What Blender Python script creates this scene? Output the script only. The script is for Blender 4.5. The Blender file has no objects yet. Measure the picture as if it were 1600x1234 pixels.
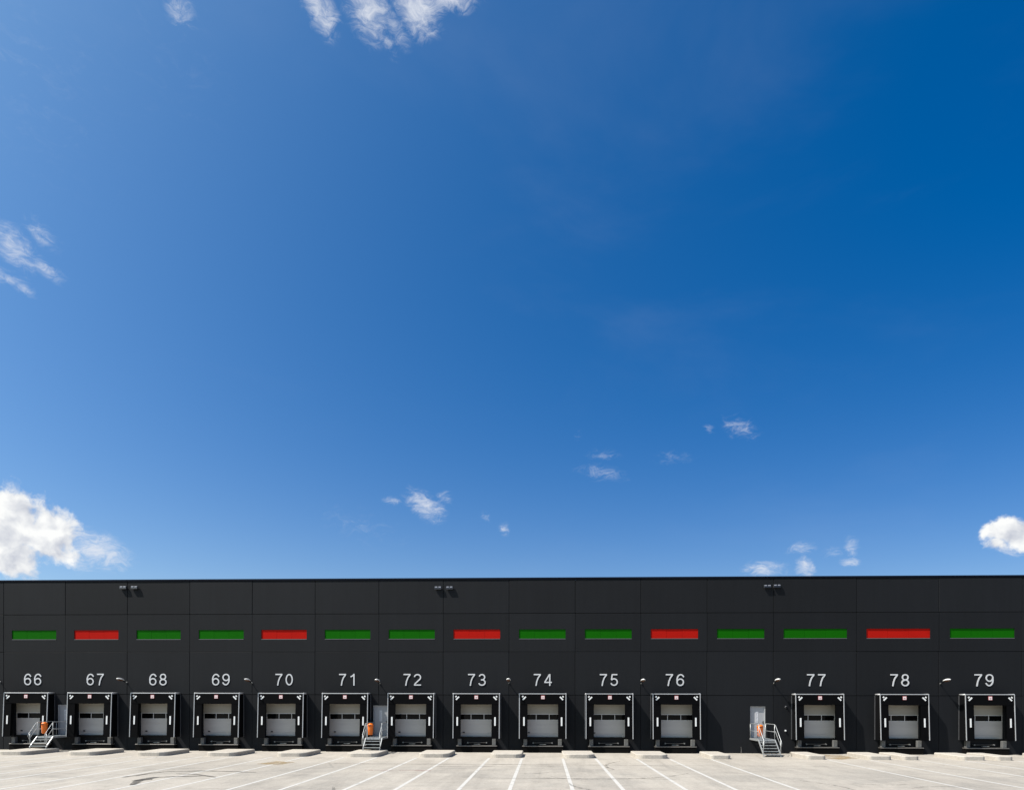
import bpy, bmesh, math, random
from mathutils import Vector, Matrix, noise as mnoise

random.seed(7)
R = math.radians
SC = bpy.context.scene
COL = SC.collection

# ------------------------------------------------------------------ camera
cam = bpy.data.cameras.new('camera')
cam.sensor_fit = 'HORIZONTAL'
cam.sensor_width = 36.0
cam.lens = 36.0 * 1067.0 / 1600.0            # 24 mm shift lens
cam.shift_x = (800.0 - 807.66) / 1600.0
cam.shift_y = (1094.9 - 617.0) / 1600.0
cam.clip_start = 0.1
cam.clip_end = 5000.0
cam_ob = bpy.data.objects.new('camera', cam)
COL.objects.link(cam_ob)
cam_ob.matrix_world = (Matrix.Translation((0.0, -45.994, 3.431)) @ Matrix.Rotation(0.040613, 4, 'Z')
                       @ Matrix.Rotation(math.pi / 2, 4, 'X') @ Matrix.Rotation(0.002168, 4, 'Z'))
SC.camera = cam_ob

# ------------------------------------------------------------------ light, sky, exposure
SUN_TO = Vector((-1.67, -0.70, 2.42)).normalized()
SUN_ELEV = math.asin(SUN_TO.z)
SUN_AZ = math.atan2(SUN_TO.x, SUN_TO.y) % (2 * math.pi)
SUN_STRENGTH = 5.0
SKY_STRENGTH = 0.10
SC.view_settings.view_transform = 'Standard'
SC.view_settings.look = 'None'
SC.view_settings.gamma = 1.0
SC.view_settings.use_curve_mapping = False
SC.view_settings.exposure = 0.7
try:
    SC.cycles.use_denoising = True
    SC.cycles.max_bounces = 8
except Exception:
    pass

sun = bpy.data.lights.new('sun', 'SUN')
sun.energy = SUN_STRENGTH
sun.angle = R(0.53)
sun.color = (1.0, 0.955, 0.89)
sun_ob = bpy.data.objects.new('sun', sun)
COL.objects.link(sun_ob)
sun_ob.rotation_euler = (-SUN_TO).to_track_quat('-Z', 'Y').to_euler()

# clouds far away, each as (azimuth, elevation, half length, half width, tilt, thickness); angles on the sky dome
CUMULUS = [
    (-39.30, 11.89, 0.0569, 0.0454, 3.0, 3.00),
    (-36.82, 11.41, 0.0394, 0.0378, -6.5, 2.60),
    (-38.71, 9.48, 0.0357, 0.0296, 2.3, 2.50),
    (-36.45, 10.17, 0.0323, 0.0180, -1.2, 1.90),
    (33.52, 11.45, 0.0341, 0.0210, -17.6, 2.50),
    (32.91, 10.56, 0.0197, 0.0103, -22.2, 1.50),
    (34.25, 10.72, 0.0233, 0.0168, 1.0, 2.00),
]
WISPS = [
    (33.38, 11.22, 0.0346, 0.0237, -17.4, 0.90),
    (33.34, 10.30, 0.0267, 0.0113, -24.2, 0.80),
    (-33.99, 10.64, 0.0538, 0.0297, -19.0, 1.15),
    (-33.13, 10.38, 0.0279, 0.0161, -36.8, 1.00),
    (-35.15, 9.72, 0.0450, 0.0171, 1.0, 0.70),
    (-9.98, 15.80, 0.0414, 0.0233, -32.2, 1.05),
    (-8.39, 16.44, 0.0169, 0.0119, -6.0, 0.60),
    (-12.75, 16.12, 0.0213, 0.0083, -3.2, 0.60),
    (-3.47, 14.19, 0.0146, 0.0115, -40.5, 0.60),
    (-5.08, 15.03, 0.0118, 0.0079, -43.5, 0.45),
    (4.70, 18.38, 0.0542, 0.0141, -11.7, 0.40),
    (4.70, 19.71, 0.0353, 0.0116, -5.9, 0.42),
    (15.81, 20.85, 0.0361, 0.0194, -34.0, 0.55),
    (13.30, 21.06, 0.0128, 0.0085, -19.9, 0.50),
    (10.43, 19.22, 0.0395, 0.0135, -1.0, 0.30),
    (2.84, 21.18, 0.0154, 0.0091, -9.9, 0.30),
    (17.60, 10.37, 0.0403, 0.0166, -3.6, 0.90),
    (20.54, 10.32, 0.0174, 0.0185, 14.6, 1.10),
    (20.30, 11.63, 0.0241, 0.0127, 0.6, 0.70),
    (22.51, 11.26, 0.0234, 0.0114, 5.7, 0.40),
    (23.73, 11.56, 0.0119, 0.0168, -0.3, 0.60),
    (23.65, 10.50, 0.0162, 0.0091, -8.8, 0.90),
    (-18.63, 44.12, 0.0326, 0.0205, -50.7, 1.00),
    (-14.90, 44.66, 0.0375, 0.0293, -48.7, 1.10),
    (-12.84, 44.18, 0.0319, 0.0149, -32.8, 0.75),
    (-13.14, 43.43, 0.0211, 0.0103, -46.8, 0.50),
    (-10.59, 45.22, 0.0340, 0.0318, -69.8, 1.25),
    (-8.11, 45.54, 0.0442, 0.0116, -2.2, 1.00),
    (-16.28, 44.60, 0.0211, 0.0138, -52.1, 0.50),
    (-38.88, 28.03, 0.0360, 0.0210, -34.6, 0.95),
    (-37.11, 27.47, 0.0319, 0.0132, -22.6, 0.70),
    (-37.19, 29.22, 0.0263, 0.0161, -41.4, 0.55),
    (-39.23, 26.29, 0.0315, 0.0118, 9.9, 0.50),
    (-38.18, 25.97, 0.0169, 0.0083, -10.5, 0.50),
    (-39.16, 29.07, 0.0225, 0.0100, -16.1, 0.35),
    (-28.74, 42.19, 0.0270, 0.0194, -51.1, 0.55),
    (-29.16, 40.01, 0.1177, 0.1019, -64.4, 0.10),
    (-38.14, 36.77, 0.1481, 0.1299, -66.2, 0.13),
    (-15.42, 14.06, 0.0999, 0.0363, -17.5, 0.22),
]

# a few more of the same kind in the rest of the sky, so that it goes on as it does in view
_r = random.Random(11)
for _i in range(7):
    _a, _e = _r.uniform(60, 300), _r.uniform(7, 16)
    _w = _r.uniform(.03, .08)
    CUMULUS.append((_a, _e, _w, _w * .55, _r.uniform(-8, 8), 2.4))
    CUMULUS.append((_a + _r.uniform(-3, 3), _e - 1.2, _w * .8, _w * .4, _r.uniform(-8, 8), 2.0))
for _i in range(8):
    WISPS.append((_r.uniform(50, 310), _r.uniform(18, 65), _r.uniform(.03, .06), _r.uniform(.012, .03), _r.uniform(-60, 60), .8))

world = bpy.data.worlds.new('World')
SC.world = world
world.use_nodes = True


class NT:
    """small helper to write node trees"""
    def __init__(s, tree):
        s.t = tree
        s.n = tree.nodes
        s.l = tree.links

    def node(s, kind, **kw):
        n = s.n.new(kind)
        for k, v in kw.items():
            setattr(n, k, v)
        return n

    def put(s, sock, v):
        if isinstance(v, bpy.types.NodeSocket):
            s.l.new(v, sock)
        else:
            sock.default_value = v

    def math(s, op, a, b=0.0, c=0.0, clamp=False):
        n = s.node('ShaderNodeMath', operation=op, use_clamp=clamp)
        for i, v in enumerate((a, b, c)):
            s.put(n.inputs[i], v)
        return n.outputs[0]

    def vmath(s, op, a, b=(0, 0, 0)):
        n = s.node('ShaderNodeVectorMath', operation=op)
        s.put(n.inputs[0], a)
        s.put(n.inputs[1], b)
        return n.outputs[1] if op in ('DISTANCE', 'DOT_PRODUCT', 'LENGTH') else n.outputs[0]

    def mix(s, f, a, b, kind='MIX'):
        n = s.node('ShaderNodeMix', data_type='RGBA', blend_type=kind)
        s.put(n.inputs[0], f)
        s.put(n.inputs[6], a)
        s.put(n.inputs[7], b)
        return n.outputs[2]

    def noise(s, vec, scale, detail=4.0, rough=.55, dist=0.0, lac=2.0):
        n = s.node('ShaderNodeTexNoise')
        s.put(n.inputs['Vector'], vec)
        n.inputs['Scale'].default_value = scale
        n.inputs['Detail'].default_value = detail
        n.inputs['Roughness'].default_value = rough
        n.inputs['Distortion'].default_value = dist
        n.inputs['Lacunarity'].default_value = lac
        return n.outputs[0]

    def mapping(s, vec, loc=(0, 0, 0), rot=(0, 0, 0), scale=(1, 1, 1), kind='POINT'):
        n = s.node('ShaderNodeMapping', vector_type=kind)
        s.put(n.inputs[0], vec)
        n.inputs[1].default_value = loc
        n.inputs[2].default_value = rot
        n.inputs[3].default_value = scale
        return n.outputs[0]

    def smooth(s, v, lo, hi, a=0.0, b=1.0):
        n = s.node('ShaderNodeMapRange', interpolation_type='SMOOTHSTEP')
        s.put(n.inputs[0], v)
        n.inputs[1].default_value = lo
        n.inputs[2].default_value = hi
        n.inputs[3].default_value = a
        n.inputs[4].default_value = b
        return n.outputs[0]


def build_world():
    T = NT(world.node_tree)
    bg = T.n['Background']
    sky = T.node('ShaderNodeTexSky', sky_type='NISHITA')
    sky.sun_disc = False
    sky.sun_elevation = SUN_ELEV
    sky.sun_rotation = SUN_AZ
    sky.altitude = 0.0
    sky.air_density = 1.0
    sky.dust_density = 3.0
    sky.ozone_density = 1.0
    # a deep blue polarised rendering of that sky: one colour matrix for the whole dome
    comb = T.node('ShaderNodeCombineXYZ')
    for i, row in enumerate(((3.20, -.43, -1.01), (3.42, -.15, -.87), (2.23, -.21, .61))):
        v = T.vmath('DOT_PRODUCT', sky.outputs[0], tuple(q / 1.62 for q in row))
        T.l.new(T.math('MINIMUM', T.math('MAXIMUM', v, 0.0), 9.0), comb.inputs[i])
    skycol = comb.outputs[0]
    d = T.node('ShaderNodeTexCoord').outputs['Generated']
    wob = T.node('ShaderNodeTexNoise')
    T.put(wob.inputs['Vector'], d)
    wob.inputs['Scale'].default_value = 34.0
    wob.inputs['Detail'].default_value = 3.0
    w = T.vmath('SUBTRACT', wob.outputs[1], (.5, .5, .5))
    sc = T.node('ShaderNodeVectorMath', operation='SCALE')
    T.put(sc.inputs[0], w)
    sc.inputs[3].default_value = .016
    dw = T.vmath('ADD', d, sc.outputs[0])

    def field(spec):
        best = None
        for az, el, a, b, ang, g in spec:
            az, el = R(az), R(el)
            C = Vector((math.sin(az) * math.cos(el), math.cos(az) * math.cos(el), math.sin(el)))
            U = Vector((math.cos(az), -math.sin(az), 0.0))
            V = C.cross(U) * -1.0
            if V.z < 0:
                V = -V
            ca, sa = math.cos(R(ang)), math.sin(R(ang))
            A = U * ca + V * sa
            B = V * ca - U * sa
            W = A.cross(B)
            m = Matrix((A, B, W)).transposed()
            wz = 1.0 if W.dot(C) > 0 else -1.0
            loc = T.mapping(dw, rot=m.to_euler('XYZ'), scale=(a, b, 1.0), kind='TEXTURE')
            dist = T.vmath('DISTANCE', loc, (0.0, 0.0, wz))
            v = T.math('MULTIPLY_ADD', dist, -g, g)
            best = v if best is None else T.math('MAXIMUM', best, v)
        return best

    cum = field(CUMULUS)
    wis = field(WISPS)
    n1 = T.noise(dw, 38.0, 9.0, .58)
    nb = T.noise(d, 150.0, 5.0, .62)
    dc = T.math('ADD', cum, T.math('MULTIPLY_ADD', n1, 3.6, -1.95))
    dc = T.math('ADD', dc, T.math('MULTIPLY_ADD', nb, .9, -.45))
    ac = T.smooth(dc, -.1, .95)
    # light and grey within the heaped clouds: where the cloud is thinner towards the sun it is brighter
    off = T.vmath('ADD', dw, tuple(SUN_TO * .012))
    n2 = T.noise(off, 38.0, 4.0, .5)
    n3 = T.noise(dw, 38.0, 4.0, .5)
    lit = T.math('MULTIPLY_ADD', T.math('SUBTRACT', n3, n2), 2.6, .62, clamp=True)
    sepz = T.node('ShaderNodeSeparateXYZ')
    T.put(sepz.inputs[0], d)
    ccol = T.mix(lit, (3.5, 3.7, 4.2, 1), (6.1, 6.15, 6.1, 1))
    # wisps: streaky fibres
    st = T.mapping(dw, rot=(0.0, R(38), R(0)), scale=(1.0, 1.0, 2.4))
    n4 = T.noise(st, 52.0, 12.0, .72, .7)
    dwi = T.math('ADD', wis, T.math('MULTIPLY_ADD', n4, 2.5, -1.25))
    gate = T.smooth(wis, 0.0, .42)
    aw = T.math('MULTIPLY', T.smooth(dwi, .0, 1.55), gate)
    aw = T.math('MULTIPLY', aw, .90)
    # very faint veil
    n5 = T.noise(T.mapping(d, rot=(0.0, R(-40), 0.0), scale=(1, 1, 2.6)), 2.3, 6.0, .55, .4)
    veil = T.smooth(n5, .52, .85, 0.0, .06)
    c0 = T.mix(veil, skycol, (3.2, 3.7, 4.6, 1))
    c1 = T.mix(aw, c0, (4.9, 5.1, 5.5, 1))
    c2 = T.mix(ac, c1, ccol)
    T.l.new(c2, bg.inputs['Color'])
    bg.inputs['Strength'].default_value = SKY_STRENGTH


build_world()

# ------------------------------------------------------------------ materials
MATS = {}


def mat(name, base, rough=.6, metal=0.0, spec=.5, var=0.0, vscale=3.0, var2=0.0, v2scale=40.0, bump=0.0, bscale=60.0, rvar=0.0,
        stretch=(1, 1, 1), streak=0.0, objrand=0.0):
    if name in MATS:
        return MATS[name]
    m = bpy.data.materials.new(name)
    m.use_nodes = True
    T = NT(m.node_tree)
    b = T.n['Principled BSDF']
    b.inputs['Roughness'].default_value = rough
    b.inputs['Metallic'].default_value = metal
    b.inputs['Specular IOR Level'].default_value = spec
    col = (*base, 1.0)
    co = T.node('ShaderNodeTexCoord').outputs['Object']
    if var or var2 or bump or rvar:
        geo = T.node('ShaderNodeNewGeometry').outputs['Position']
        v = T.mapping(geo, scale=stretch)
        f = None
        if var:
            n = T.noise(v, vscale, 6.0, .6, .3)
            f = T.math('MULTIPLY_ADD', n, 2 * var, 1 - var)
        if var2:
            n2 = T.noise(v, v2scale, 3.0, .6)
            f2 = T.math('MULTIPLY_ADD', n2, 2 * var2, 1 - var2)
            f = f2 if f is None else T.math('MULTIPLY', f, f2)
        if streak:
            ns = T.noise(T.mapping(geo, scale=(5.0, 1.0, .16)), 1.0, 5.0, .62, .2)
            ft = T.math('MULTIPLY_ADD', ns, 2 * streak, 1 - streak)
            f = ft if f is None else T.math('MULTIPLY', f, ft)
        if objrand:
            oi = T.node('ShaderNodeObjectInfo').outputs['Random']
            fo = T.math('MULTIPLY_ADD', oi, 2 * objrand, 1 - objrand)
            f = fo if f is None else T.math('MULTIPLY', f, fo)
        if f is not None:
            k = T.node('ShaderNodeVectorMath', operation='SCALE')
            T.put(k.inputs[0], col[:3])
            T.put(k.inputs[3], f)
            T.l.new(k.outputs[0], b.inputs['Base Color'])
        else:
            b.inputs['Base Color'].default_value = col
        if rvar:
            n = T.noise(v, vscale * 2.3, 4.0, .6)
            T.l.new(T.math('MULTIPLY_ADD', n, 2 * rvar, rough - rvar, clamp=True), b.inputs['Roughness'])
        if bump:
            n = T.noise(v, bscale, 4.0, .6)
            bp = T.node('ShaderNodeBump')
            bp.inputs['Strength'].default_value = bump
            bp.inputs['Distance'].default_value = .01
            T.l.new(n, bp.inputs['Height'])
            T.l.new(bp.outputs[0], b.inputs['Normal'])
    else:
        b.inputs['Base Color'].default_value = col
    MATS[name] = m
    return m


M_WALL = mat('charcoal_wall_paint', (.0074, .0081, .0096), .70, spec=.155, streak=.22, objrand=.12, var=.18, vscale=.35, var2=.10, v2scale=9.0, bump=.25, bscale=35.0, rvar=.06, stretch=(1, 1, .45))
M_CORE = mat('joint_shadow_backing', (.004, .004, .004), .8)
M_COPING = mat('navy_coping_metal', (.003, .005, .011), .6, spec=.08)
M_GREEN = mat('green_panel', (.0045, .084, .0010), .5, spec=.04, var=.10, vscale=1.3, var2=.05, v2scale=14)
M_RED = mat('red_panel', (.33, .0075, .004), .5, spec=.04, var=.10, vscale=1.3, var2=.05, v2scale=14)
M_SILL = mat('grey_sill_metal', (.10, .10, .10), .45, metal=.3)
M_FABRIC = mat('black_curtain_fabric', (.0022, .0022, .0026), .7, spec=.04, var=.25, vscale=3.0, bump=.3, bscale=14.0)
M_SIDE = mat('black_side_fabric', (.003, .003, .0035), .75, spec=.06, var=.2, vscale=2.0)
M_TRIM = mat('aluminium_trim', (.38, .38, .385), .38, metal=.25, var=.06, vscale=3.0)
M_DTRIM = mat('dark_aluminium_trim', (.10, .10, .105), .45, metal=.4)
M_WHITE = mat('white_marking', (.62, .62, .61), .5, var=.05, vscale=5)
M_SIGNR = mat('red_sign_print', (.34, .06, .06), .5)
M_SIGNW = mat('white_sign_print', (.60, .52, .52), .5)
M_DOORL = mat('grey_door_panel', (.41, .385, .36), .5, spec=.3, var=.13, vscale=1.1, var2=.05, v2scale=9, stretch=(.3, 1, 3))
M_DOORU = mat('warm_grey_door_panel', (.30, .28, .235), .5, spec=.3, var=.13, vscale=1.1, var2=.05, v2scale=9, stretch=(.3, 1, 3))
M_DOORF = mat('pale_window_frame', (.47, .455, .43), .4)
M_GLASS = mat('dark_glass', (.003, .003, .003), .12, spec=.12)
M_STEEL = mat('dark_steel', (.006, .006, .0065), .6, spec=.15, var=.3, vscale=4.0)
M_LIP = mat('worn_steel_edge', (.15, .14, .13), .45, metal=.5, var=.3, vscale=5.0)
M_BASE = mat('black_base_paint', (.003, .0028, .0025), .8, spec=.08, var=.3, vscale=4)
M_RUB = mat('grey_rubber_bumper', (.095, .095, .092), .7, var=.3, vscale=6.0, bump=.3, bscale=25)
M_BOLT = mat('small_grey_fitting', (.17, .17, .16), .5, metal=.2)
M_GALV = mat('galvanised_steel', (.36, .37, .37), .42, metal=.45, var=.10, vscale=4.0)
M_TREADD = mat('dark_open_grating', (.06, .06, .06), .7, spec=.1, var=.2, vscale=20)
M_TREAD = mat('galvanised_grating', (.33, .34, .34), .55, metal=.4, var=.15, vscale=8)
M_ORANGE = mat('orange_plastic', (.72, .15, .012), .38, spec=.4, var=.10, vscale=4)
M_PDOOR = mat('light_grey_door', (.30, .30, .31), .4, var=.05, vscale=2)
M_PFRAME = mat('door_frame_grey', (.36, .365, .37), .4)
M_PAPER = mat('white_paper', (.55, .55, .56), .6)
M_PRINT = mat('grey_print', (.30, .29, .32), .6)
M_NUM = mat('white_numeral_paint', (.50, .50, .505), .5, var=.06, vscale=4)
M_LAMP = mat('white_lamp_housing', (.62, .62, .61), .3)
M_LAMPG = mat('brown_lamp_glass', (.10, .05, .03), .25)
M_BLACK = mat('black_housing', (.008, .009, .012), .4)
M_LENS = mat('pale_lens', (.20, .205, .23), .18)
M_KERB = None


def concrete(name, base, dark, scale_big, streak, is_ground):
    m = bpy.data.materials.new(name)
    m.use_nodes = True
    T = NT(m.node_tree)
    b = T.n['Principled BSDF']
    b.inputs['Roughness'].default_value = .82
    b.inputs['Specular IOR Level'].default_value = .3
    pos = T.node('ShaderNodeNewGeometry').outputs['Position']
    n1 = T.noise(pos, scale_big, 6.0, .6, .6)
    n2 = T.noise(T.mapping(pos, scale=(.45, 1.5, 1)), 1.1, 7.0, .68, .5)
    n3 = T.noise(pos, 26.0, 3.0, .7)
    n6 = T.noise(pos, 7.0, 5.0, .75)
    f1 = T.smooth(n1, .40, .68)
    f2 = T.smooth(n2, .50, .78)
    col = T.mix(T.math('MULTIPLY', f1, .55), (*base, 1), (*dark, 1))
    col = T.mix(T.math('MULTIPLY', f2, streak), col, (dark[0] * .62, dark[1] * .62, dark[2] * .63, 1))
    g = T.math('MULTIPLY_ADD', n3, .50, .75)
    g = T.math('MULTIPLY', g, T.math('MULTIPLY_ADD', n6, .80, .60))
    if is_ground:
        # the lorries' bays are worn and dirtier, the strip along the building is paler
        sep = T.node('ShaderNodeSeparateXYZ')
        T.put(sep.inputs[0], pos)
        wv = T.noise(pos, .5, 3.0, .5)
        yy = T.math('ADD', sep.outputs[1], T.math('MULTIPLY_ADD', wv, 6.0, -3.0))
        worn = T.smooth(yy, -5.0, -13.0)
        patch = T.smooth(T.noise(T.mapping(pos, scale=(.8, .8, 1)), .33, 5.0, .6, 1.2), .42, .66)
        col = T.mix(T.math('MULTIPLY', worn, T.math('MULTIPLY_ADD', patch, .40, .12)), col, (.195, .183, .164, 1))
        cr = T.node('ShaderNodeTexVoronoi', feature='DISTANCE_TO_EDGE')
        T.put(cr.inputs['Vector'], T.vmath('ADD', pos, T.vmath('MULTIPLY', (1, 1, 0), T.vmath('MULTIPLY', (0, 0, 0), pos))))
        cr.inputs['Scale'].default_value = .12
        ck = T.smooth(cr.outputs['Distance'], .0, .012, .35, 0.0)
        col = T.mix(T.math('MULTIPLY', ck, T.smooth(n1, .5, .6)), col, (.13, .122, .11, 1))
    if is_ground:
        n8 = T.noise(T.mapping(pos, scale=(1.7, .16, 1)), 1.0, 7.0, .7, .4)
        n9 = T.noise(T.mapping(pos, scale=(.5, .13, 1), loc=(7.3, 2.1, 0)), 1.0, 6.0, .65, .8)
        g = T.math('MULTIPLY', g, T.math('MULTIPLY_ADD', n8, .46, .80))
        g = T.math('MULTIPLY', g, T.math('MULTIPLY_ADD', T.smooth(n9, .5, .75), -.17, 1.0))
        sep2 = T.node('ShaderNodeSeparateXYZ')
        T.put(sep2.inputs[0], pos)
    k = T.node('ShaderNodeVectorMath', operation='SCALE')
    T.put(k.inputs[0], col)
    T.put(k.inputs[3], g)
    T.l.new(k.outputs[0], b.inputs['Base Color'])
    bp = T.node('ShaderNodeBump')
    bp.inputs['Strength'].default_value = .35
    bp.inputs['Distance'].default_value = .006
    T.l.new(n3, bp.inputs['Height'])
    T.l.new(bp.outputs[0], b.inputs['Normal'])
    return m


M_GROUND = concrete('pale_yard_concrete', (.336, .304, .262), (.256, .231, .200), .22, .50, True)
M_KERB = concrete('kerb_concrete', (.385, .350, .303), (.32, .29, .25), .9, .25, False)
M_SIDEK = M_KERB


def worn_paint(name, base, cover, scale, soft=.18, rot=0.0, stretch=(1, 1, 1)):
    """a thin film with worn-through gaps"""
    m = bpy.data.materials.new(name)
    m.use_nodes = True
    T = NT(m.node_tree)
    b = T.n['Principled BSDF']
    b.inputs['Base Color'].default_value = (*base, 1)
    b.inputs['Roughness'].default_value = .75
    b.inputs['Specular IOR Level'].default_value = .3
    pos = T.node('ShaderNodeNewGeometry').outputs['Position']
    n = T.noise(T.mapping(pos, scale=stretch), scale, 7.0, .7)
    T.l.new(T.smooth(n, cover - soft, cover + soft, 1.0, 0.0), b.inputs['Alpha'])
    return m


M_LINE = worn_paint('worn_white_road_paint', (.42, .405, .38), .68, 1.7, .15)
M_TYRE = worn_paint('tyre_rubber_smear', (.05, .046, .042), .52, 1.6, .25)
M_FAINT = worn_paint('faint_rubber_smear', (.12, .112, .10), .42, 2.6, .24)
M_JOINT = worn_paint('dark_joint_filler', (.09, .08, .07), .50, .8, .20)
M_OCHRE = worn_paint('ochre_dust', (.28, .20, .10), .47, .9, .22)
M_CHALK = worn_paint('faded_red_paint', (.33, .18, .16), .44, 1.8, .2)

# ------------------------------------------------------------------ mesh helpers


class MB:
    def __init__(s):
        s.v, s.f = [], []

    def add(s, vs, fs):
        o = len(s.v)
        s.v += [tuple(p) for p in vs]
        s.f += [tuple(i + o for i in f) for f in fs]
        return s

    def box(s, x0, x1, y0, y1, z0, z1):
        vs = [(x0, y0, z0), (x1, y0, z0), (x1, y1, z0), (x0, y1, z0), (x0, y0, z1), (x1, y0, z1), (x1, y1, z1), (x0, y1, z1)]
        return s.add(vs, [(0, 3, 2, 1), (4, 5, 6, 7), (0, 1, 5, 4), (1, 2, 6, 5), (2, 3, 7, 6), (3, 0, 4, 7)])

    def hexa(s, p):
        return s.add(p, [(0, 3, 2, 1), (4, 5, 6, 7), (0, 1, 5, 4), (1, 2, 6, 5), (2, 3, 7, 6), (3, 0, 4, 7)])

    def prism(s, poly, z0, z1):
        n = len(poly)
        vs = [(x, y, z0) for x, y in poly] + [(x, y, z1) for x, y in poly]
        fs = [tuple(range(n))[::-1], tuple(range(n, 2 * n))]
        fs += [(i, (i + 1) % n, n + (i + 1) % n, n + i) for i in range(n)]
        return s.add(vs, fs)

    def tube(s, pts, r, n=8, cap=True):
        pts = [Vector(p) for p in pts]
        rs = r if isinstance(r, (list, tuple)) else [r] * len(pts)
        rings = []
        for i, p in enumerate(pts):
            a = pts[i] - pts[i - 1] if i else pts[1] - pts[0]
            c = pts[i + 1] - pts[i] if i < len(pts) - 1 else a
            t = (a.normalized() + c.normalized())
            t = t.normalized() if t.length > 1e-6 else a.normalized()
            up = Vector((0, 0, 1)) if abs(t.z) < .95 else Vector((1, 0, 0))
            u = t.cross(up).normalized()
            w = u.cross(t).normalized()
            rings.append([p + (u * math.cos(2 * math.pi * k / n) + w * math.sin(2 * math.pi * k / n)) * rs[i] for k in range(n)])
        vs = [q for ring in rings for q in ring]
        fs = []
        for i in range(len(pts) - 1):
            for k in range(n):
                a, b2 = i * n + k, i * n + (k + 1) % n
                fs.append((a, b2, b2 + n, a + n))
        if cap:
            fs.append(tuple(range(n))[::-1])
            fs.append(tuple(range(len(vs) - n, len(vs))))
        return s.add(vs, fs)

    def lathe(s, prof, n=16, sx=1.0, sy=1.0, cx=0.0, cy=0.0):
        vs, fs = [], []
        for r, z in prof:
            for k in range(n):
                a = 2 * math.pi * k / n
                vs.append((cx + r * sx * math.cos(a), cy + r * sy * math.sin(a), z))
        for i in range(len(prof) - 1):
            for k in range(n):
                a, b2 = i * n + k, i * n + (k + 1) % n
                fs.append((a, b2, b2 + n, a + n))
        fs.append(tuple(range(n))[::-1])
        fs.append(tuple(range(len(vs) - n, len(vs))))
        return s.add(vs, fs)

    def ribbon(s, pts, width, y0, y1, closed=False):
        """flat stroke in the x-z plane between depths y0 (front) and y1 (back)"""
        pts = [Vector(p) for p in pts]
        n = len(pts)
        L, Rr = [], []
        for i, p in enumerate(pts):
            if closed:
                a, c = pts[i] - pts[i - 1], pts[(i + 1) % n] - pts[i]
            else:
                a = pts[i] - pts[i - 1] if i else pts[1] - pts[0]
                c = pts[i + 1] - pts[i] if i < n - 1 else a
            a, c = a.normalized(), c.normalized()
            t = (a + c).normalized()
            nrm = Vector((-t.y, t.x))
            k = width / 2 / max(.4, nrm.dot(Vector((-a.y, a.x))))
            L.append(p + nrm * k)
            Rr.append(p - nrm * k)
        vs = [(q.x, y0, q.y) for q in L] + [(q.x, y0, q.y) for q in Rr] + [(q.x, y1, q.y) for q in L] + [(q.x, y1, q.y) for q in Rr]
        fs = []
        for i in range(n if closed else n - 1):
            j = (i + 1) % n
            fs += [(i, n + i, n + j, j), (2 * n + i, 2 * n + j, 3 * n + j, 3 * n + i), (i, j, 2 * n + j, 2 * n + i), (n + i, 3 * n + i, 3 * n + j, n + j)]
        if not closed:
            e = n - 1
            fs += [(0, 2 * n, 3 * n, n), (e, n + e, 3 * n + e, 2 * n + e)]
        return s.add(vs, fs)

    def mesh(s, name, m, smooth=False, bevel=0.0):
        me = bpy.data.meshes.new(name)
        me.from_pydata(s.v, [], s.f)
        bm = bmesh.new()
        bm.from_mesh(me)
        bmesh.ops.recalc_face_normals(bm, faces=bm.faces)
        if bevel:
            bmesh.ops.bevel(bm, geom=list(bm.edges), offset=bevel, segments=1, affect='EDGES', clamp_overlap=True)
        bm.to_mesh(me)
        bm.free()
        if smooth:
            for p in me.polygons:
                p.use_smooth = True
        me.materials.append(m)
        return me

    def build(s, name, m, parent=None, loc=(0, 0, 0), smooth=False, bevel=0.0):
        o = bpy.data.objects.new(name, s.mesh(name, m, smooth, bevel))
        COL.objects.link(o)
        o.location = loc
        if parent is not None:
            o.parent = parent
        return o


def put(name, me, parent=None, loc=(0, 0, 0)):
    o = bpy.data.objects.new(name, me)
    COL.objects.link(o)
    o.location = loc
    if parent is not None:
        o.parent = parent
    return o


def thing(name, label, cat, loc=(0, 0, 0), group=None):
    o = bpy.data.objects.new(name, None)
    COL.objects.link(o)
    o.empty_display_size = .3
    o.location = loc
    return tag(o, label, cat, group)


def tag(o, label=None, cat=None, group=None, kind=None):
    if label:
        o['label'] = label
    if cat:
        o['category'] = cat
    if group:
        o['group'] = group
    if kind:
        o['kind'] = kind
    return o


def copy_tree(o, parent=None):
    c = o.copy()
    COL.objects.link(c)
    c.parent = parent
    for ch in list(o.children):
        copy_tree(ch, c)
    return c


# ------------------------------------------------------------------ ground
g = MB()
g.add([(-400, -500, 0), (400, -500, 0), (400, 300, 0), (-400, 300, 0)], [(0, 1, 2, 3)])
tag(g.build('ground', M_GROUND), 'pale sunlit concrete yard in front of the loading docks', kind='structure')

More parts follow.
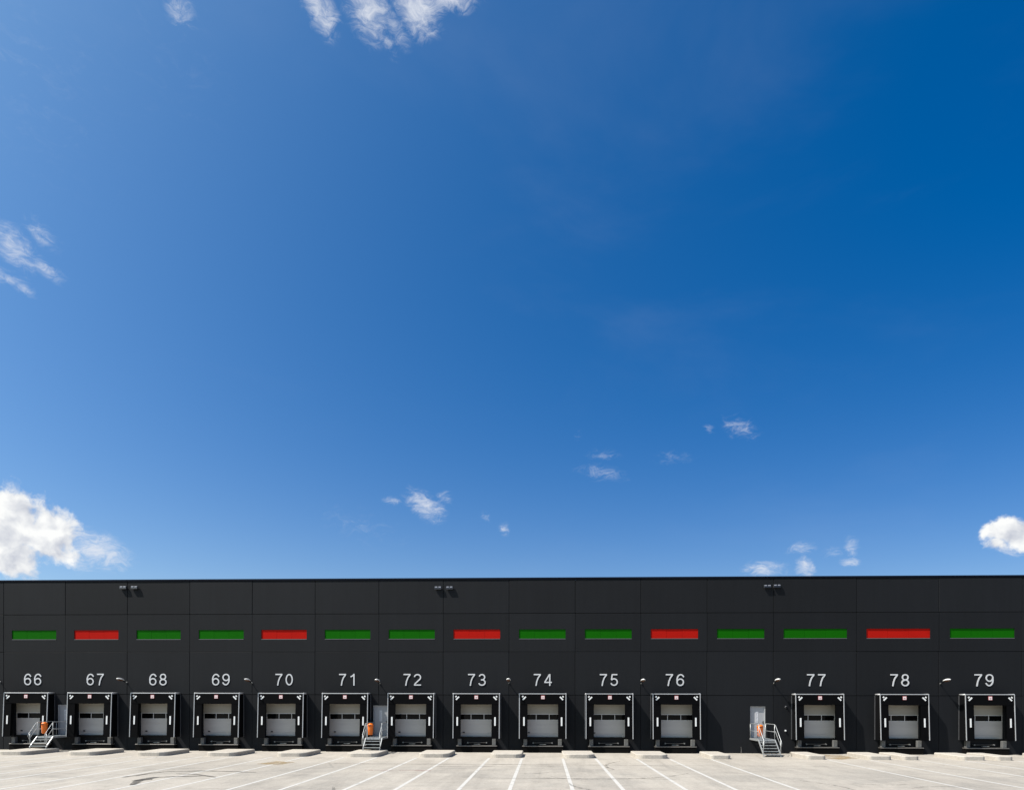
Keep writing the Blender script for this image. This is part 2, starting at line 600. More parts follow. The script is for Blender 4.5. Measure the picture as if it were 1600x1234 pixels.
# ------------------------------------------------------------------ warehouse
WORD = {66: 'sixty-six', 67: 'sixty-seven', 68: 'sixty-eight', 69: 'sixty-nine', 70: 'seventy', 71: 'seventy-one', 72: 'seventy-two', 73: 'seventy-three',
        74: 'seventy-four', 75: 'seventy-five', 76: 'seventy-six', 77: 'seventy-seven', 78: 'seventy-eight', 79: 'seventy-nine'}
DOCKS = {66: -35.50, 67: -31.02, 68: -26.60, 69: -22.18, 70: -17.78, 71: -13.40, 72: -8.95, 73: -4.55, 74: -.13, 75: 4.28, 76: 8.68,
         77: 17.95, 78: 23.36, 79: 28.77}
SLOTS = [(-37.01, -33.84, 'g'), (-32.56, -29.42, 'r'), (-28.14, -25.03, 'g'), (-23.76, -20.62, 'g'), (-19.39, -16.24, 'r'), (-15.0, -11.86, 'g'),
         (-10.6, -7.45, 'g'), (-6.18, -3.01, 'r'), (-1.74, 1.4, 'g'), (2.68, 5.82, 'g'), (7.08, 10.22, 'r'), (11.46, 14.58, 'g'),
         (15.83, 19.97, 'g'), (21.22, 25.34, 'r'), (26.6, 30.74, 'g')]
PDOORS = [(-33.72, -32.68), (-11.64, -10.60), (13.66, 14.66)]          # the three personnel doors
JX = [-46.4, -42.0, -37.6, -33.19, -28.79, -24.39, -20.02, -15.66, -11.27, -6.87, -2.41, 2.04, 6.42, 10.81, 15.17, 20.58, 25.9, 31.22, 36.54, 41.86]
JZ = [0.0, 3.84, 6.76, 9.34, 11.62]
GAP = .012
TH = .26                                                              # panel thickness

wh = thing('warehouse', 'long charcoal warehouse of wall panels with a row of green and red strips', 'building', (0, 0, 0))
OPEN = [(c - 1.33, c + 1.33, .46, 3.62) for c in DOCKS.values()] + [(a, b, 1.03, 3.12) for a, b in PDOORS]


def cut_panel(x0, x1, z0, z1, holes):
    """boxes that fill a panel round its holes, cut into columns"""
    mb = MB()
    xs = sorted({x0, x1} | {min(max(h[i], x0), x1) for h in holes for i in (0, 1) if h[1] > x0 and h[0] < x1})
    for a, b in zip(xs[:-1], xs[1:]):
        if b - a < 1e-4:
            continue
        mid = (a + b) / 2
        hh = [h for h in holes if h[0] < mid < h[1]]
        lo = z0
        for h in sorted(hh, key=lambda q: q[2]):
            if h[2] > lo:
                mb.box(a, b, 0, TH, lo, min(h[2], z1))
            lo = max(lo, h[3])
        if lo < z1:
            mb.box(a, b, 0, TH, lo, z1)
    return mb


rj = random.Random(5)
for i in range(len(JX) - 1):
    for r in range(4):
        x0, x1, z0, z1 = JX[i] + GAP, JX[i + 1] - GAP, JZ[r] + (GAP if r else 0), JZ[r + 1] - GAP
        if r == 0:
            holes = [h for h in OPEN if h[1] > x0 and h[0] < x1]
        elif r == 2:
            holes = [(a, b, 7.60, 8.27) for a, b, c in SLOTS if b > x0 and a < x1]
        else:
            holes = []
        mb = cut_panel(x0, x1, z0, z1, holes)
        o = mb.build('wall_panel', M_WALL, wh, (0, rj.uniform(-.006, .006), 0), bevel=0 if holes else .012)

c = MB()
c.box(JX[0], JX[-1], .32, 38, 0, 11.2).box(JX[0], JX[-1], .27, .31, 0, 11.61)
c.build('building_core', M_CORE, wh)
c = MB()
for a, b in zip(JX[:-1], JX[1:]):
    c.box(a + .003, b - .003, -.035, TH + .08, 11.63, 11.75)
c.build('roof_coping', M_COPING, wh)
c = MB()
c.box(JX[0], JX[0] + .2, TH + .05, 38, 11.2, 11.6).box(JX[-1] - .2, JX[-1], TH + .05, 38, 11.2, 11.6).box(JX[0], JX[-1], 37.8, 38.1, 11.2, 11.6)
c.build('parapet', M_WALL, wh)

for a, b, k in SLOTS:
    mb = MB()
    n = 3
    w = (b - a) / n
    win = MB().box(a, b, .075, .25, 7.60, 8.27).build('window', M_CORE, wh)
    tag(win, ('green' if k == 'g' else 'red') + ' strip window recessed in a wall panel')
    for q in range(n):
        MB().box(a + q * w + (.004 if q else .004), a + (q + 1) * w - (.004 if q < n - 1 else .004), (.040 + .003 * (q % 2)), .074, 7.645, 8.266).build(
            'pane', M_GREEN if k == 'g' else M_RED, win)
    MB().box(a + .004, b - .004, -.006, .074, 7.602, 7.642).build('sill', M_SILL, win)

for a, b in PDOORS:
    d = MB().box(a + .055, b - .055, .13, .18, 1.035, 3.065).build('entrance_door', M_PDOOR, wh)
    f = MB().box(a + .002, a + .05, .05, .17, 1.035, 3.118).box(b - .05, b - .002, .05, .17, 1.035, 3.118).box(a + .052, b - .052, .05, .17, 3.07, 3.118)
    f.build('door_frame', M_PFRAME, d)
    MB().box(b - .20, b - .10, .085, .10, 2.03, 2.055).box(b - .125, b - .10, .10, .13, 2.03, 2.055).box(b - .145, b - .085, .124, .128, 1.95, 2.15).build('handle', M_STEEL, d)
    m = (a + b) / 2
    nt = MB().box(m - .12, m + .06, .118, .126, 2.05, 2.78)
    nt.build('notice', M_PAPER, d)
    pr = MB()
    for q in range(7):
        pr.box(m - .10, m + .03 - .02 * (q % 3), .114, .117, 2.12 + q * .09, 2.155 + q * .09)
    pr.build('notice_print', M_PRINT, d)

# ------------------------------------------------------------------ dock numbers
DG_W = .60


def arc(cx, cz, rx, rz, a0, a1, n=14):
    return [(cx + rx * math.cos(R(a0 + (a1 - a0) * i / n)), cz + rz * math.sin(R(a0 + (a1 - a0) * i / n))) for i in range(n + 1)]


def ell(cx, cz, rx, rz, n=22):
    return arc(cx, cz, rx, rz, 0, 360 * (n - 1) / n, n - 1)


DIG = {
    '0': [(ell(.27, .5, .215, .44), True)],
    '1': [([(.34, 0), (.34, 1)], False), ([(.335, .955), (.25, .83), (.10, .745)], False)],
    '2': [(arc(.27, .70, .215, .24, 172, -38, 14) + [(.13, .20), (.05, .06)], False), ([(.03, .055), (.52, .055)], False)],
    '3': [(arc(.26, .72, .19, .225, 165, -90, 12), False), (arc(.26, .275, .22, .225, 90, -165, 14), False), ([(.19, .498), (.27, .498)], False)],
    '4': [([(.40, 0), (.40, .99)], False), ([(.38, .96), (.06, .315)], False), ([(.02, .29), (.54, .29)], False)],
    '5': [([(.14, .945), (.49, .945)], False), ([(.145, .97), (.09, .50)], False), (arc(.265, .325, .22, .27, 145, -160, 16), False)],
    '6': [(ell(.275, .315, .215, .265), True), (arc(.30, .50, .245, .445, 32, 200, 14), False)],
    '7': [([(.03, .945), (.52, .945)], False), ([(.49, .93), (.33, .66), (.24, .36), (.19, 0)], False)],
    '8': [(ell(.27, .735, .185, .215), True), (ell(.27, .28, .22, .235), True)],
}
DIG['9'] = [([(.55 - x, 1 - z) for x, z in pts], cl) for pts, cl in DIG['6']]
NH = .80
DIGMESH = {}
for ch, strokes in DIG.items():
    mb = MB()
    for q, (pts, cl) in enumerate(strokes):
        mb.ribbon([((x - .275) * NH * 1.22, z * NH) for x, z in pts], .083, -.022 - .002 * q, .004, cl)
    DIGMESH[ch] = mb.mesh('digit_' + 'zero one two three four five six seven eight nine'.split()[int(ch)], M_NUM)
NUMX = {66: -35.49, 67: -31.03, 68: -26.6, 69: -22.19, 70: -17.79, 71: -13.39, 72: -8.97, 73: -4.58, 74: -.14, 75: 4.29, 76: 8.68, 77: 17.96, 78: 23.37, 79: 28.77}
WHERE = {k: 'above the grey door dock' for k in NUMX}
for n, x in NUMX.items():
    t = thing('dock_number', 'large white wall numeral %d (%s) above its dock shelter' % (n, WORD[n]), 'number sign', (x, -.008, 4.47), 'white numbers above the docks')
    for q, ch in enumerate(str(n)):
        put('digit', DIGMESH[ch], t, ((-.36 if q == 0 else .36), 0, 0))

# ------------------------------------------------------------------ loading docks
HW = 1.565                # half width of the shelter
ZT, ZB = 3.95, .95
YT, YB = -.62, -.76       # the front leans out a little towards the bottom


def yf(z):
    return YB + (YT - YB) * (z - ZB) / (ZT - ZB)


def curtain(x0, x1, z0, z1, off, seed, nx=7, nz=12, sag=0.0, amp=.012):
    """a hanging fabric sheet 15 mm thick with slight waves"""
    vs, fs = [], []
    for side in (0, 1):
        for j in range(nz + 1):
            for i in range(nx + 1):
                x = x0 + (x1 - x0) * i / nx
                z = z0 + (z1 - z0) * j / nz
                if sag:
                    u = (x - x0) / (x1 - x0)
                    z -= sag * math.sin(math.pi * u) * (1 - j / nz)
                w = mnoise.noise(Vector((x * 2.2 + seed, z * .9, seed))) * amp
                vs.append((x, yf(z) + off + w + side * .015, z))
    N = (nx + 1) * (nz + 1)
    for j in range(nz):
        for i in range(nx):
            a = j * (nx + 1) + i
            fs.append((a, a + 1, a + nx + 2, a + nx + 1))
            fs.append((N + a, N + a + nx + 1, N + a + nx + 2, N + a + 1))
    rim = [i for i in range(nx + 1)] + [j * (nx + 1) + nx for j in range(1, nz + 1)] + [nz * (nx + 1) + i for i in range(nx - 1, -1, -1)] + [j * (nx + 1) for j in range(nz - 1, 0, -1)]
    for a, b in zip(rim, rim[1:] + rim[:1]):
        fs.append((a, N + a, N + b, b))
    return MB().add(vs, fs)


def slant_strip(x0, x1, z0, z1, o0, o1):
    """a vertical strip that follows the lean of the front, from offset o0 (front) to o1 (back)"""
    p = []
    for z in (z0, z1):
        p += [(x0, yf(z) + o0, z), (x1, yf(z) + o0, z), (x1, yf(z) + o1, z), (x0, yf(z) + o1, z)]
    return p


def make_dock():
    t = thing('loading_dock', 'x', 'loading dock', (0, 0, 0), 'loading docks along the warehouse wall')
    for s in (-1, 1):
        a, b = sorted((s * (HW - .03), s * (HW - .005)))
        p = [(a, yf(ZB) + .03, ZB), (b, yf(ZB) + .03, ZB), (b, -.007, ZB), (a, -.007, ZB),
             (a, yf(ZT - .04) + .03, ZT - .04), (b, yf(ZT - .04) + .03, ZT - .04), (b, -.007, ZT - .04), (a, -.007, ZT - .04)]
        MB().hexa(p).build('side_wall', M_SIDE, t)
    MB().hexa([(-HW + .03, YT + .03, ZT - .065), (HW - .03, YT + .03, ZT - .065), (HW - .03, -.007, ZT - .065), (-HW + .03, -.007, ZT - .065),
               (-HW + .03, YT + .03, ZT - .04), (HW - .03, YT + .03, ZT - .04), (HW - .03, -.007, ZT - .04), (-HW + .03, -.007, ZT - .04)]).build('shelter_roof', M_SIDE, t)
    # pale metal trim round the front
    fr = MB()
    fr.hexa(slant_strip(-HW, -HW + .048, ZB, ZT - .053, -.02, .028))
    fr.hexa(slant_strip(HW - .048, HW, ZB, ZT - .053, -.02, .028))
    fr.hexa(slant_strip(-HW, HW, ZT - .052, ZT, -.02, .028))
    fr.build('front_trim', M_TRIM, t, bevel=.006)
    for s in (-1, 1):                                                 # rounded edge rails along the top sides
        MB().tube([(s * (HW - .02), YT + .03, ZT - .035), (s * (HW - .02), -.008, ZT - .035)], .052, 8).build('edge_rail', M_TRIM, t, smooth=True)
        a, b = sorted((s * (HW + .001), s * (HW + .05)))
        MB().box(a, b, -.035, -.007, ZB, ZT - .10).build('wall_trim', M_DTRIM, t)
    # fabric front
    for s in (-1, 1):
        a, b = sorted((s * 1.02, s * (HW - .057)))
        cu = curtain(a, b, ZB - .02, ZT - .10, .012, 3.0 + s).build('side_curtain', M_FABRIC, t)
        a, b = sorted((s * 1.205, s * 1.305))
        MB().hexa(slant_strip(a, b, 1.80, 2.37, -.016, -.003)).build('marker_stripe', M_WHITE, cu, bevel=.003)
        # white corner flashes
        mk = MB()
        d1, d2 = Vector((s * .7071, -.7071)), Vector((s * .7071, .7071))

        def flash(cx, cz, hl, hw):
            q = [Vector((cx, cz)) + d1 * a * hl + d2 * b2 * hw for a, b2 in ((-1, -1), (1, -1), (1, 1), (-1, 1))]
            mk.add([(v.x, yf(v.y) - .030, v.y) for v in q] + [(v.x, yf(v.y) - .018, v.y) for v in q],
                   [(0, 1, 2, 3), (7, 6, 5, 4), (0, 4, 5, 1), (1, 5, 6, 2), (2, 6, 7, 3), (3, 7, 4, 0)])
        flash(s * 1.245, 3.625, .145, .045)
        flash(s * 1.345, 3.735, .055, .045)
        mk.build('corner_flash', M_WHITE, cu)
    curtain(-HW + .057, HW - .057, 3.24, ZT - .060, -.008, 9.0, 16, 4, .03, .008).build('head_curtain', M_FABRIC, t)
    sg = MB().hexa(slant_strip(-.125, .125, 3.565, 3.815, -.034, -.022)).build('warning_sign', M_SIGNR, t)
    MB().hexa(slant_strip(-.105, .105, 3.582, 3.785, -.038, -.0345)).build('sign_face', M_SIGNW, sg)
    MB().hexa(slant_strip(-.06, .06, 3.665, 3.69, -.041, -.0385)).hexa(slant_strip(-.015, .015, 3.62, 3.66, -.041, -.0385)).build('sign_print', M_SIGNR, sg)
    # sectional door
    dr = MB().box(-1.325, 1.325, .225, .25, 1.02, 3.61).build('sectional_door', M_DOORF, t)
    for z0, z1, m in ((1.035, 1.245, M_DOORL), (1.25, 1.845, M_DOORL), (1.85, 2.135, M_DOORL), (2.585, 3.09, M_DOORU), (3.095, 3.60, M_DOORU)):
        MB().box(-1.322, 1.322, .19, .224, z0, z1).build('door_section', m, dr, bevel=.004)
    wf = MB().box(-1.322, 1.322, .185, .224, 2.14, 2.185).box(-1.322, 1.322, .185, .224, 2.535, 2.58)
    for x in (-1.29, -.44, .44, 1.29):
        wf.box(x - .021, x + .021, .186, .223, 2.186, 2.534)
    wf.build('window_frame', M_DOORF, dr)
    for x0, x1 in ((-1.268, -.462), (-.418, .418), (.462, 1.268)):
        MB().box(x0, x1, 205e-3, .215, 2.187, 2.533).build('pane', M_GLASS, dr)
    MB().box(-1.0, -.86, .150, .189, 1.27, 1.35).build('handle', M_BLACK, dr, bevel=.01)
    # leveller, ledge and buffers under the door
    lv = MB().box(-1.05, 1.05, -.10, .20, .985, 1.018).build('dock_leveller', M_STEEL, t)
    MB().box(-1.32, 1.32, .06, .24, .47, .975).build('pit_front', M_STEEL, lv)
    MB().box(-.60, .60, -.13, -.02, .632, .648).build('lip_edge', M_LIP, lv)
    MB().box(-.20, .22, -.24, -.10, .52, .56).build('lip_catch', M_BOLT, lv)
    for x in (-.63, .63):
        MB().tube([(x, .05, .63), (x, -.10, .63)], .05, 10).build('fitting', M_BOLT, lv, smooth=False)
    lg = MB().box(-1.37, 1.37, -.43, -.008, .40, .455).build('dock_ledge', M_LIP, t, bevel=.006)
    MB().box(-1.36, 1.36, -.40, -.012, .0, .395).build('ledge_base', M_BASE, t)
    for s in (-1, 1):
        x = s * 1.16
        b = MB().box(x - .125, x + .125, -.30, -.04, .458, .90).build('bumper', M_RUB, t, bevel=.015)
        for z in (.56, .80):
            MB().tube([(x + .04, -.302, z), (x + .04, -.312, z)], .022, 8).build('bolt', M_BOLT, b)
    return t


EXTRA = {66: 'leftmost black dock shelter, a steel stair and orange bin before it, under numeral 66', 71: 'black dock shelter beside the middle stair with orange bin, under numeral 71',
         77: 'black dock shelter right of the lone grey door and stair, under numeral 77', 79: 'rightmost black dock shelter with dark grey door, under numeral 79'}
dock0 = make_dock()
docks = {}
for i, (n, x) in enumerate(DOCKS.items()):
    o = dock0 if i == 0 else copy_tree(dock0)
    o.location = (x, 0, 0)
    o['label'] = EXTRA.get(n, 'black dock shelter with grey door under wall numeral %d (%s)' % (n, WORD[n]))
    docks[n] = o
    for q, ch in enumerate(o.children):                                 # no two shelters hang quite alike
        if ch.name.startswith('side_curtain'):
            ch.rotation_euler.y = rj.uniform(-.004, .004)
            ch.location.x = rj.uniform(-.012, .012)
        elif ch.name.startswith('head_curtain'):
            ch.location.z = rj.uniform(-.012, .006)
            ch.scale.z = 1.0
        elif ch.name.startswith('warning_sign'):
            ch.location.x = rj.uniform(-.03, .03)

# ------------------------------------------------------------------ concrete islands between the docks


def island_poly(x0, x1, y0, y1, r):
    pts = []
    for cx, cy, a0 in ((x1 - r, y0 + r, -90), (x1 - .12, y1 - .12, 0), (x0 + .12, y1 - .12, 90), (x0 + r, y0 + r, 180)):
        rr = r if cy < (y0 + y1) / 2 else .12
        pts += [(cx + rr * math.cos(R(a0 + 90 * k / 6)), cy + rr * math.sin(R(a0 + 90 * k / 6))) for k in range(7)]
    return pts


def island(x0, x1, label, y0=-4.75, y1=-1.75, r=.5):
    mb = MB()
    base = island_poly(x0, x1, y0, y1, r)
    e = .035
    top = island_poly(x0 + e, x1 - e, y0 + e, y1 - e, r - e)
    n = len(base)
    vs = [(x, y, 0.0) for x, y in base] + [(x, y, .215) for x, y in base] + [(x, y, .25) for x, y in top]
    fs = [tuple(range(2 * n, 3 * n))]
    for k in (0, n):
        fs += [(k + i, k + (i + 1) % n, k + n + (i + 1) % n, k + n + i) for i in range(n)]
    mb.add(vs, fs)
    o = mb.build('concrete_island', M_KERB)
    tag(o, label, 'concrete island', 'raised concrete islands between the docks')


K = sorted(DOCKS)
for a, b in zip(K[:-1], K[1:]):
    if b in (77, 78, 79):
        continue
    la = 'raised pale concrete island between docks %d and %d (right of number %s)' % (a, b, WORD[a])
    if a in (66, 71):
        la = 'raised concrete island under the %s steel stair, between docks %d and %d' % ('leftmost' if a == 66 else 'middle', a, b)
    island(DOCKS[a] + 1.24, DOCKS[b] - 1.24, la)
island(DOCKS[76] + 1.22, DOCKS[76] + 2.45, 'short concrete island just right of the dock numbered 76 (seventy-six)', r=.22)
island(DOCKS[77] - 2.35, DOCKS[77] - 1.22, 'narrow concrete island between the lone grey door stair and dock 77', r=.22)
island(DOCKS[77] + 1.22, DOCKS[77] + 2.6, 'narrow concrete island just right of the dock numbered 77 (seventy-seven)', r=.22)
island(DOCKS[78] - 2.2, DOCKS[78] - 1.22, 'narrow concrete island just left of the dock numbered 78 (seventy-eight)', r=.22)
island(DOCKS[78] + 1.22, DOCKS[78] + 2.6, 'narrow concrete island just right of the dock numbered 78 (seventy-eight)', r=.22)
island(DOCKS[79] - 2.2, DOCKS[79] - 1.22, 'narrow concrete island just left of the dock numbered 79 (seventy-nine)', r=.22)
island(DOCKS[79] + 1.22, DOCKS[79] + 2.6, 'narrow concrete island at the right edge, right of dock 79', r=.22)

# ------------------------------------------------------------------ steel stairs with landings


def stair(x0, x1, steps, zb, label):
    t = thing('steel_stair', label, 'stair', ((x0 + x1) / 2, -1.5, 0), 'galvanised stairs to the grey doors')
    cx, cy = (x0 + x1) / 2, -1.5
    ZL, YL = 1.03, -1.90
    run = .215 * steps
    rise = (ZL - zb)

    def B(mb, name, m, **kw):
        mb.v = [(x - cx, y - cy, z) for x, y, z in mb.v]
        return mb.build(name, m, t, **kw)
    w = x1 - x0
    # landing of grating bars in a frame
    gr = MB()
    nb = 26
    for k in range(nb):
        y = -.03 + (YL + .06) * (k + .5) / nb
        gr.box(x0 + .046, x1 - .046, y - .006, y + .006, ZL - .04, ZL - .004)
    for k in range(5):
        x = x0 + .1 + (w - .2) * k / 4
        gr.box(x - .012, x + .012, YL + .05, -.04, ZL - .034, ZL - .012)
    B(gr, 'landing_grating', M_TREAD)
    fr = MB().box(x0, x0 + .045, YL, -.02, ZL - .12, ZL).box(x1 - .045, x1, YL, -.02, ZL - .12, ZL)
    fr.box(x0 + .046, x1 - .046, YL, YL + .045, ZL - .12, ZL).box(x0 + .046, x1 - .046, -.065, -.02, ZL - .12, ZL - .001)
    B(fr, 'landing_frame', M_GALV)
    for x in (x0, x1):
        a, b = (x - .022, x + .022)
        B(MB().hexa([(a, YL - .002, ZL - .14), (b, YL - .002, ZL - .14), (b, YL - .002, ZL - .002), (a, YL - .002, ZL - .002),
                     (a, YL - run, zb + .003), (b, YL - run, zb + .003), (b, YL - run, zb + .15), (a, YL - run, zb + .15)]), 'stringer', M_GALV)
        B(MB().box(x - .06, x + .06, YL - run - .08, YL - run + .06, zb, zb + .012), 'foot_plate', M_GALV)
    for k in range(steps):
        z = ZL - rise * (k + 1) / (steps + 1)
        y = YL - run * (k + .5) / steps
        B(MB().box(x0 + .024, x1 - .024, y - .12, y + .12, z - .032, z), 'tread', M_TREADD)
        nz = MB().box(x0 + .024, x1 - .024, y - .135, y - .1205, z - .036, z + .004)
        nz.v = [(a_ - cx, b_ - cy, c_) for a_, b_, c_ in nz.v]
        nz.build('nosing', M_GALV, t.children[-1])
    rr = .021
    for x, nm in ((x0 + .022, 'l'), (x1 - .022, 'r')):
        top = ZL + .95
        mid = ZL + .48
        ye, ze = YL - run, zb
        # landing guard: wall post, front post, top rail and middle rail
        gd = MB()
        gd.tube([(x, -.10, ZL - .05), (x, -.10, top)], rr).tube([(x, YL + .03, ZL - .05), (x, YL + .03, top - .03)], rr)
        gd.tube([(x, -.10, top), (x, YL + .10, top), (x, YL + .02, top - .025)], rr).tube([(x, -.10, mid), (x, YL + .03, mid)], rr * .85)
        B(gd, 'guard_rail', M_GALV, smooth=True)
        hr = MB()
        slope = rise / run
        xx = x + (-.03 if nm == 'l' else .03)
        hr.tube([(xx, YL + .02, top - .03), (xx, YL - .05, top - .06), (xx, ye - .05, ze + .98), (xx, ye - .12, ze + .84), (xx, ye - .02, ze + .62), (xx, YL - .02, ZL + .52)], rr)
        hr.tube([(xx, ye + .05, ze + .10), (xx, ye + .05, ze + .98)], rr)
        B(hr, 'handrail', M_GALV, smooth=True)
    return t


stair(-33.75, -32.65, 3, .25, 'leftmost galvanised steel stair and landing, right of dock 66')
stair(-11.66, -10.58, 3, .25, 'middle galvanised steel stair and landing between docks 71 and 72')
stair(13.62, 14.66, 5, .004, 'rightmost galvanised steel stair standing free on the yard, left of dock 77')

# ------------------------------------------------------------------ orange bins on the stairs' rails


def make_bin():
    t = thing('litter_bin', 'x', 'litter bin', (0, 0, 0), 'orange bins on the stair landings')
    b = MB().lathe([(.125, 0), (.15, .03), (.185, .55), (.187, .57)], 18)
    b.build('bin_body', M_ORANGE, t, smooth=True)
    h = MB().lathe([(.200, .571), (.205, .60), (.19, .68), (.12, .745), (.02, .76)], 18)
    h.build('bin_lid', M_ORANGE, t, smooth=True)
    MB().box(-.09, .09, -.214, -.203, .60, .655).build('opening', M_BLACK, t)
    MB().box(-.205, -.190, -.03, .03, .05, .50).build('bracket', M_GALV, t)
    return t


bin0 = make_bin()
for i, (x, la) in enumerate(((-33.53, 'orange litter bin on the leftmost stair landing, in front of dock 66'), (-11.44, 'orange litter bin on the middle stair landing, beside dock 71'),
                             (13.84, 'orange litter bin on the rightmost stair, in front of the lone grey door'))):
    o = bin0 if i == 0 else copy_tree(bin0)
    o.location = (x, -1.5, 1.20)
    o['label'] = la

# ------------------------------------------------------------------ wall lamps on curved arms


def make_lamp():
    t = thing('wall_lamp', 'x', 'wall lamp', (0, 0, 0), 'white lamps on wall arms above the docks')
    MB().box(-.045, .045, -.06, -.008, -.06, .03).build('wall_bracket', M_BOLT, t, bevel=.01)
    MB().tube([(0, -.07, -.03), (0, -.18, -.01), (0, -.34, .06), (0, -.50, .115)], .028, 8).build('arm', M_STEEL, t, smooth=True)
    vs, fs, nu, nv = [], [], 16, 10
    for j in range(nv + 1):
        u = j / nv
        y = -.40 - .72 * u
        k = math.sin(math.pi * min(1, .10 + .86 * u)) ** .55
        for i in range(nu):
            a = 2 * math.pi * i / nu
            zz = math.sin(a)
            vs.append((.155 * k * math.cos(a), y, .125 + .09 * u + (.105 * k * zz if zz > 0 else .02 * k * zz)))
    for j in range(nv):
        for i in range(nu):
            a, b = j * nu + i, j * nu + (i + 1) % nu
            fs.append((a, b, b + nu, a + nu))
    fs += [tuple(range(nu))[::-1], tuple(range(nv * nu, (nv + 1) * nu))]
    MB().add(vs, fs).build('lamp_head', M_LAMP, t, smooth=True)
    vs, fs = [], []
    for j in range(7):
        u = .18 + .68 * j / 6
        k = math.sin(math.pi * u) ** .5
        for i in range(9):
            a = math.pi + math.pi * i / 8
            vs.append((.125 * k * math.cos(a), -.40 - .72 * u, .100 + .09 * u + .07 * k * math.sin(a)))
    for j in range(6):
        for i in range(8):
            a = j * 9 + i
            fs.append((a, a + 1, a + 10, a + 9))
        fs.append((j * 9, j * 9 + 9, j * 9 + 17, j * 9 + 8))
    fs += [tuple(range(9)), tuple(range(54, 63))]
    MB().add(vs, fs).build('lamp_glass', M_LAMPG, t, smooth=True)
    return t


lamp0 = make_lamp()
LAMPS = [(-37.80, 4.70, 'white wall lamp at the left edge, left of the numeral 66'), (-28.80, 4.67, 'white wall lamp between numerals 67 and 68, second lamp from left'),
         (-20.02, 4.64, 'white wall lamp between numerals 69 and 70, third lamp from left'), (-11.19, 4.62, 'white wall lamp between numerals 71 and 72, above the middle stair'),
         (-2.40, 4.67, 'white wall lamp seen end on between the numerals 73 and 74'), (6.47, 4.64, 'white wall lamp between numerals 75 and 76, third lamp from right'),
         (15.20, 4.67, 'white wall lamp up right of the lone grey door, left of numeral 77'), (25.98, 4.66, 'white wall lamp between numerals 78 and 79, rightmost of all')]
for i, (x, z, la) in enumerate(LAMPS):
    o = lamp0 if i == 0 else copy_tree(lamp0)
    o.location = (x, 0, z)
    o['label'] = la

# ------------------------------------------------------------------ floodlights in pairs under the roof edge


def make_flood():
    t = thing('floodlight', 'x', 'floodlight', (0, 0, 0), 'floodlights in pairs below the roof edge')
    MB().box(-.04, .04, -.038, -.008, -.04, .05).build('bracket', M_BLACK, t)
    hd = MB().hexa([(-.24, -.16, -.12), (.24, -.16, -.12), (.24, -.04, -.10), (-.24, -.04, -.10), (-.24, -.12, .09), (.24, -.12, .09), (.24, -.04, .10), (-.24, -.04, .10)])
    h = hd.build('housing', M_BLACK, t, bevel=.015)
    for x in (-.12, .12):
        MB().hexa([(x - .080, -.152, .005), (x + .080, -.152, .005), (x + .080, -.130, .005), (x - .080, -.130, .005),
                   (x - .080, -.138, .075), (x + .080, -.138, .075), (x + .080, -.110, .075), (x - .080, -.110, .075)]).build('lens', M_LENS, h, bevel=.004)
    return t


fl0 = make_flood()
FL = [(-29.03, 11.2, 'left'), (-28.24, 11.2, 'right'), (-7.22, 11.08, 'left'), (-6.44, 11.08, 'right'), (14.74, 11.08, 'left'), (15.37, 11.10, 'right')]
PAIR = ['above the red strip near numeral 67', 'between the strips above numerals 72 and 73', 'high above the lone grey door']
for i, (x, z, s) in enumerate(FL):
    o = fl0 if i == 0 else copy_tree(fl0)
    o.location = (x, 0, z)
    o['label'] = 'black floodlight, %s one of the pair %s' % (s, PAIR[i // 2])

# ------------------------------------------------------------------ small fittings on the wall right of the lone door
for x, z, la in ((15.96, 1.51, 'small pale round fitting on the wall between the rightmost stair and dock 77'), (16.0, 3.08, 'small dark round fitting high on the wall left of dock 77')):
    t = thing('wall_fitting', la, 'wall fitting', (x, 0, z), 'small round fittings beside dock 77')
    MB().lathe([(.085, 0), (.085, .02), (.06, .035)], 14).build('back_plate', M_DTRIM, t)
    MB().lathe([(.055, .036), (.055, .07), (.03, .085)], 14).build('cap', M_LAMP if z < 2 else M_STEEL, t)
    t.rotation_euler = (math.pi / 2, 0, 0)
    t.location = (x, -.008, z)
tag(MB().tube([(0, 0, 0), (.01, 0, .22), (.0, .01, .44)], [.022, .018, .012], 6).build('marker_stake', M_LIP, loc=(13.02, -.16, 0)),
    'short thin stake against the wall foot, left of the rightmost stair', 'stake')

# ------------------------------------------------------------------ painted bay lines, joints and marks on the yard


def sheet(name, poly, z, m, label):
    o = MB().add([(x, y, z) for x, y in poly], [tuple(range(len(poly)))]).build(name, m)
    return tag(o, label, kind='structure')


LW = .078
for n, c in DOCKS.items():
    for s in (-1, 1):
        x = c + s * 1.22
        sheet('parking_line', [(x - LW, -34.0), (x + LW, -34.0), (x + LW, -4.95), (x - LW, -4.95)], .004, M_LINE,
              'white painted bay line running out from the %s side of dock %d' % ('left' if s < 0 else 'right', n))
for y, x0, x1, w in ((-9.15, -11.5, 3.2, .06), (-10.25, -6.0, 1.2, .035), (-9.15, 3.4, 15.0, .03), (-15.6, -3, 6, .03)):
    sheet('expansion_joint', [(x0, y - w), (x1, y - w + .1), (x1, y + w + .1), (x0, y + w)], .008, M_JOINT, 'thin dark joint in the yard concrete parallel to the wall')


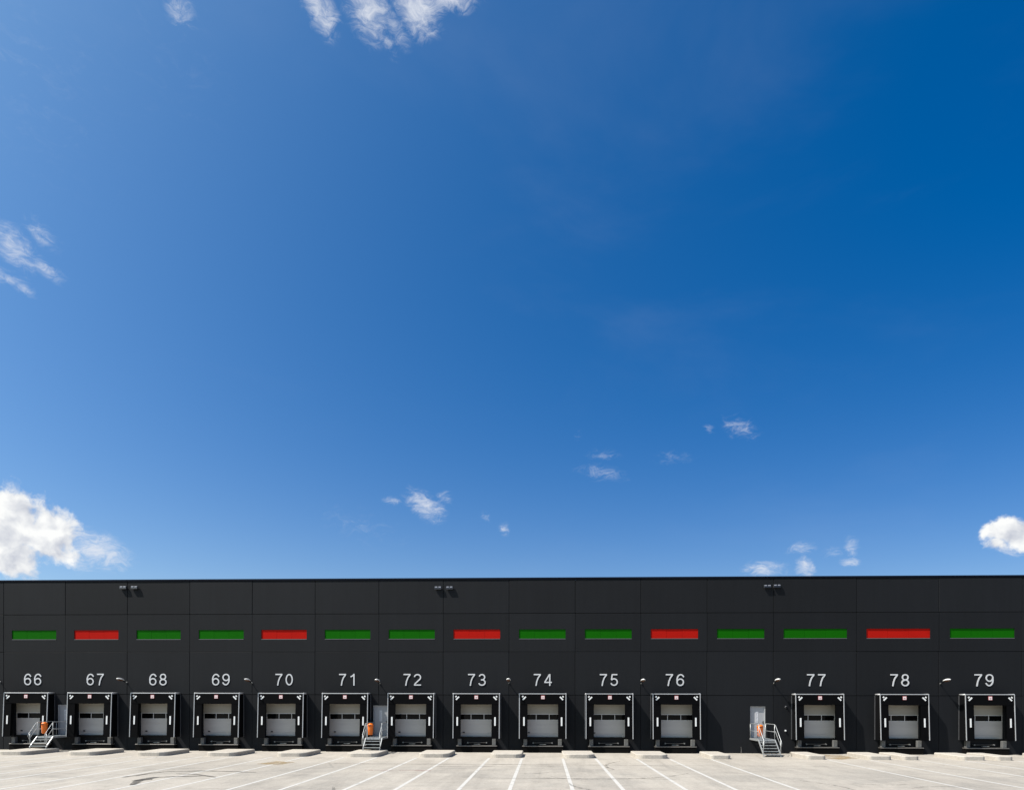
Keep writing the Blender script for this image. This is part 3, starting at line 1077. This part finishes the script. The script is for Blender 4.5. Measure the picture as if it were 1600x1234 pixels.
def track(pts, w, m, z=.012):
    pts = [Vector(p) for p in pts]
    P = []
    for i in range(len(pts) - 1):                                       # Catmull-Rom
        p0, p1, p2, p3 = pts[max(i - 1, 0)], pts[i], pts[i + 1], pts[min(i + 2, len(pts) - 1)]
        for k in range(6):
            u = k / 6
            P.append(.5 * ((2 * p1) + (p2 - p0) * u + (2 * p0 - 5 * p1 + 4 * p2 - p3) * u * u + (3 * p1 - p0 - 3 * p2 + p3) * u ** 3))
    P.append(pts[-1])
    L, Q = [], []
    for i, p in enumerate(P):
        t = (P[min(i + 1, len(P) - 1)] - P[max(i - 1, 0)]).normalized()
        nn = Vector((-t.y, t.x))
        ww = w * (.35 + .65 * math.sin(math.pi * min(1, max(0, i / (len(P) - 1)))) ** .5)
        L.append(p + nn * ww)
        Q.append(p - nn * ww)
    n = len(P)
    o = MB().add([(q.x, q.y, z) for q in L + Q], [(i, i + 1, n + i + 1, n + i) for i in range(n - 1)]).build('tyre_mark', m)
    tag(o, 'dark curved tyre mark on the yard concrete', kind='structure')


track([(-16.69, -19.0), (-17.05, -18.15), (-17.37, -17.36), (-17.39, -17.0), (-17.33, -16.38), (-17.1, -16.12), (-16.5, -15.85), (-15.4, -15.5)], .20, M_TYRE)
track([(-17.45, -17.7), (-17.30, -17.2), (-17.05, -16.95)], .22, M_TYRE, .016)
track([(-18.81, -16.34), (-18.63, -15.67), (-18.48, -14.56), (-18.14, -13.81), (-17.07, -13.5), (-16.36, -13.4), (-15.09, -13.62), (-13.77, -13.89)], .11, M_TYRE, .016)
track([(-17.2, -14.75), (-16.16, -14.95), (-15.59, -15.36), (-14.7, -16.01)], .11, M_TYRE)
rt = random.Random(3)
for k in range(11):
    x, y, a = rt.uniform(-26, 22), rt.uniform(-21, -9), rt.uniform(0, 6.28)
    rr_, sp = rt.uniform(1.2, 6), rt.uniform(.5, 1.6)
    track([(x + rr_ * math.cos(a + sp * q / 5), y + rr_ * math.sin(a + sp * q / 5)) for q in range(6)], rt.uniform(.03, .09), M_FAINT, .014 + .0006 * k)
sheet('dust_patch', [(16.9, -3.2), (17.6, -4.6), (19.0, -3.9), (19.1, -1.2), (17.3, -.6), (16.8, -1.4)], .006, M_OCHRE, 'ochre dust on the ground before dock 77')
sheet('dust_patch', [(-15.6, -9.6), (-14.2, -10.1), (-13.9, -8.4), (-15.2, -7.9)], .006, M_OCHRE, 'ochre stain on the yard before dock 70')
sheet('paint_smear', [(-8.9, -12.6), (-5.6, -12.7), (-5.6, -12.45), (-8.9, -12.35)], .006, M_CHALK, 'faded reddish smear on the yard concrete')
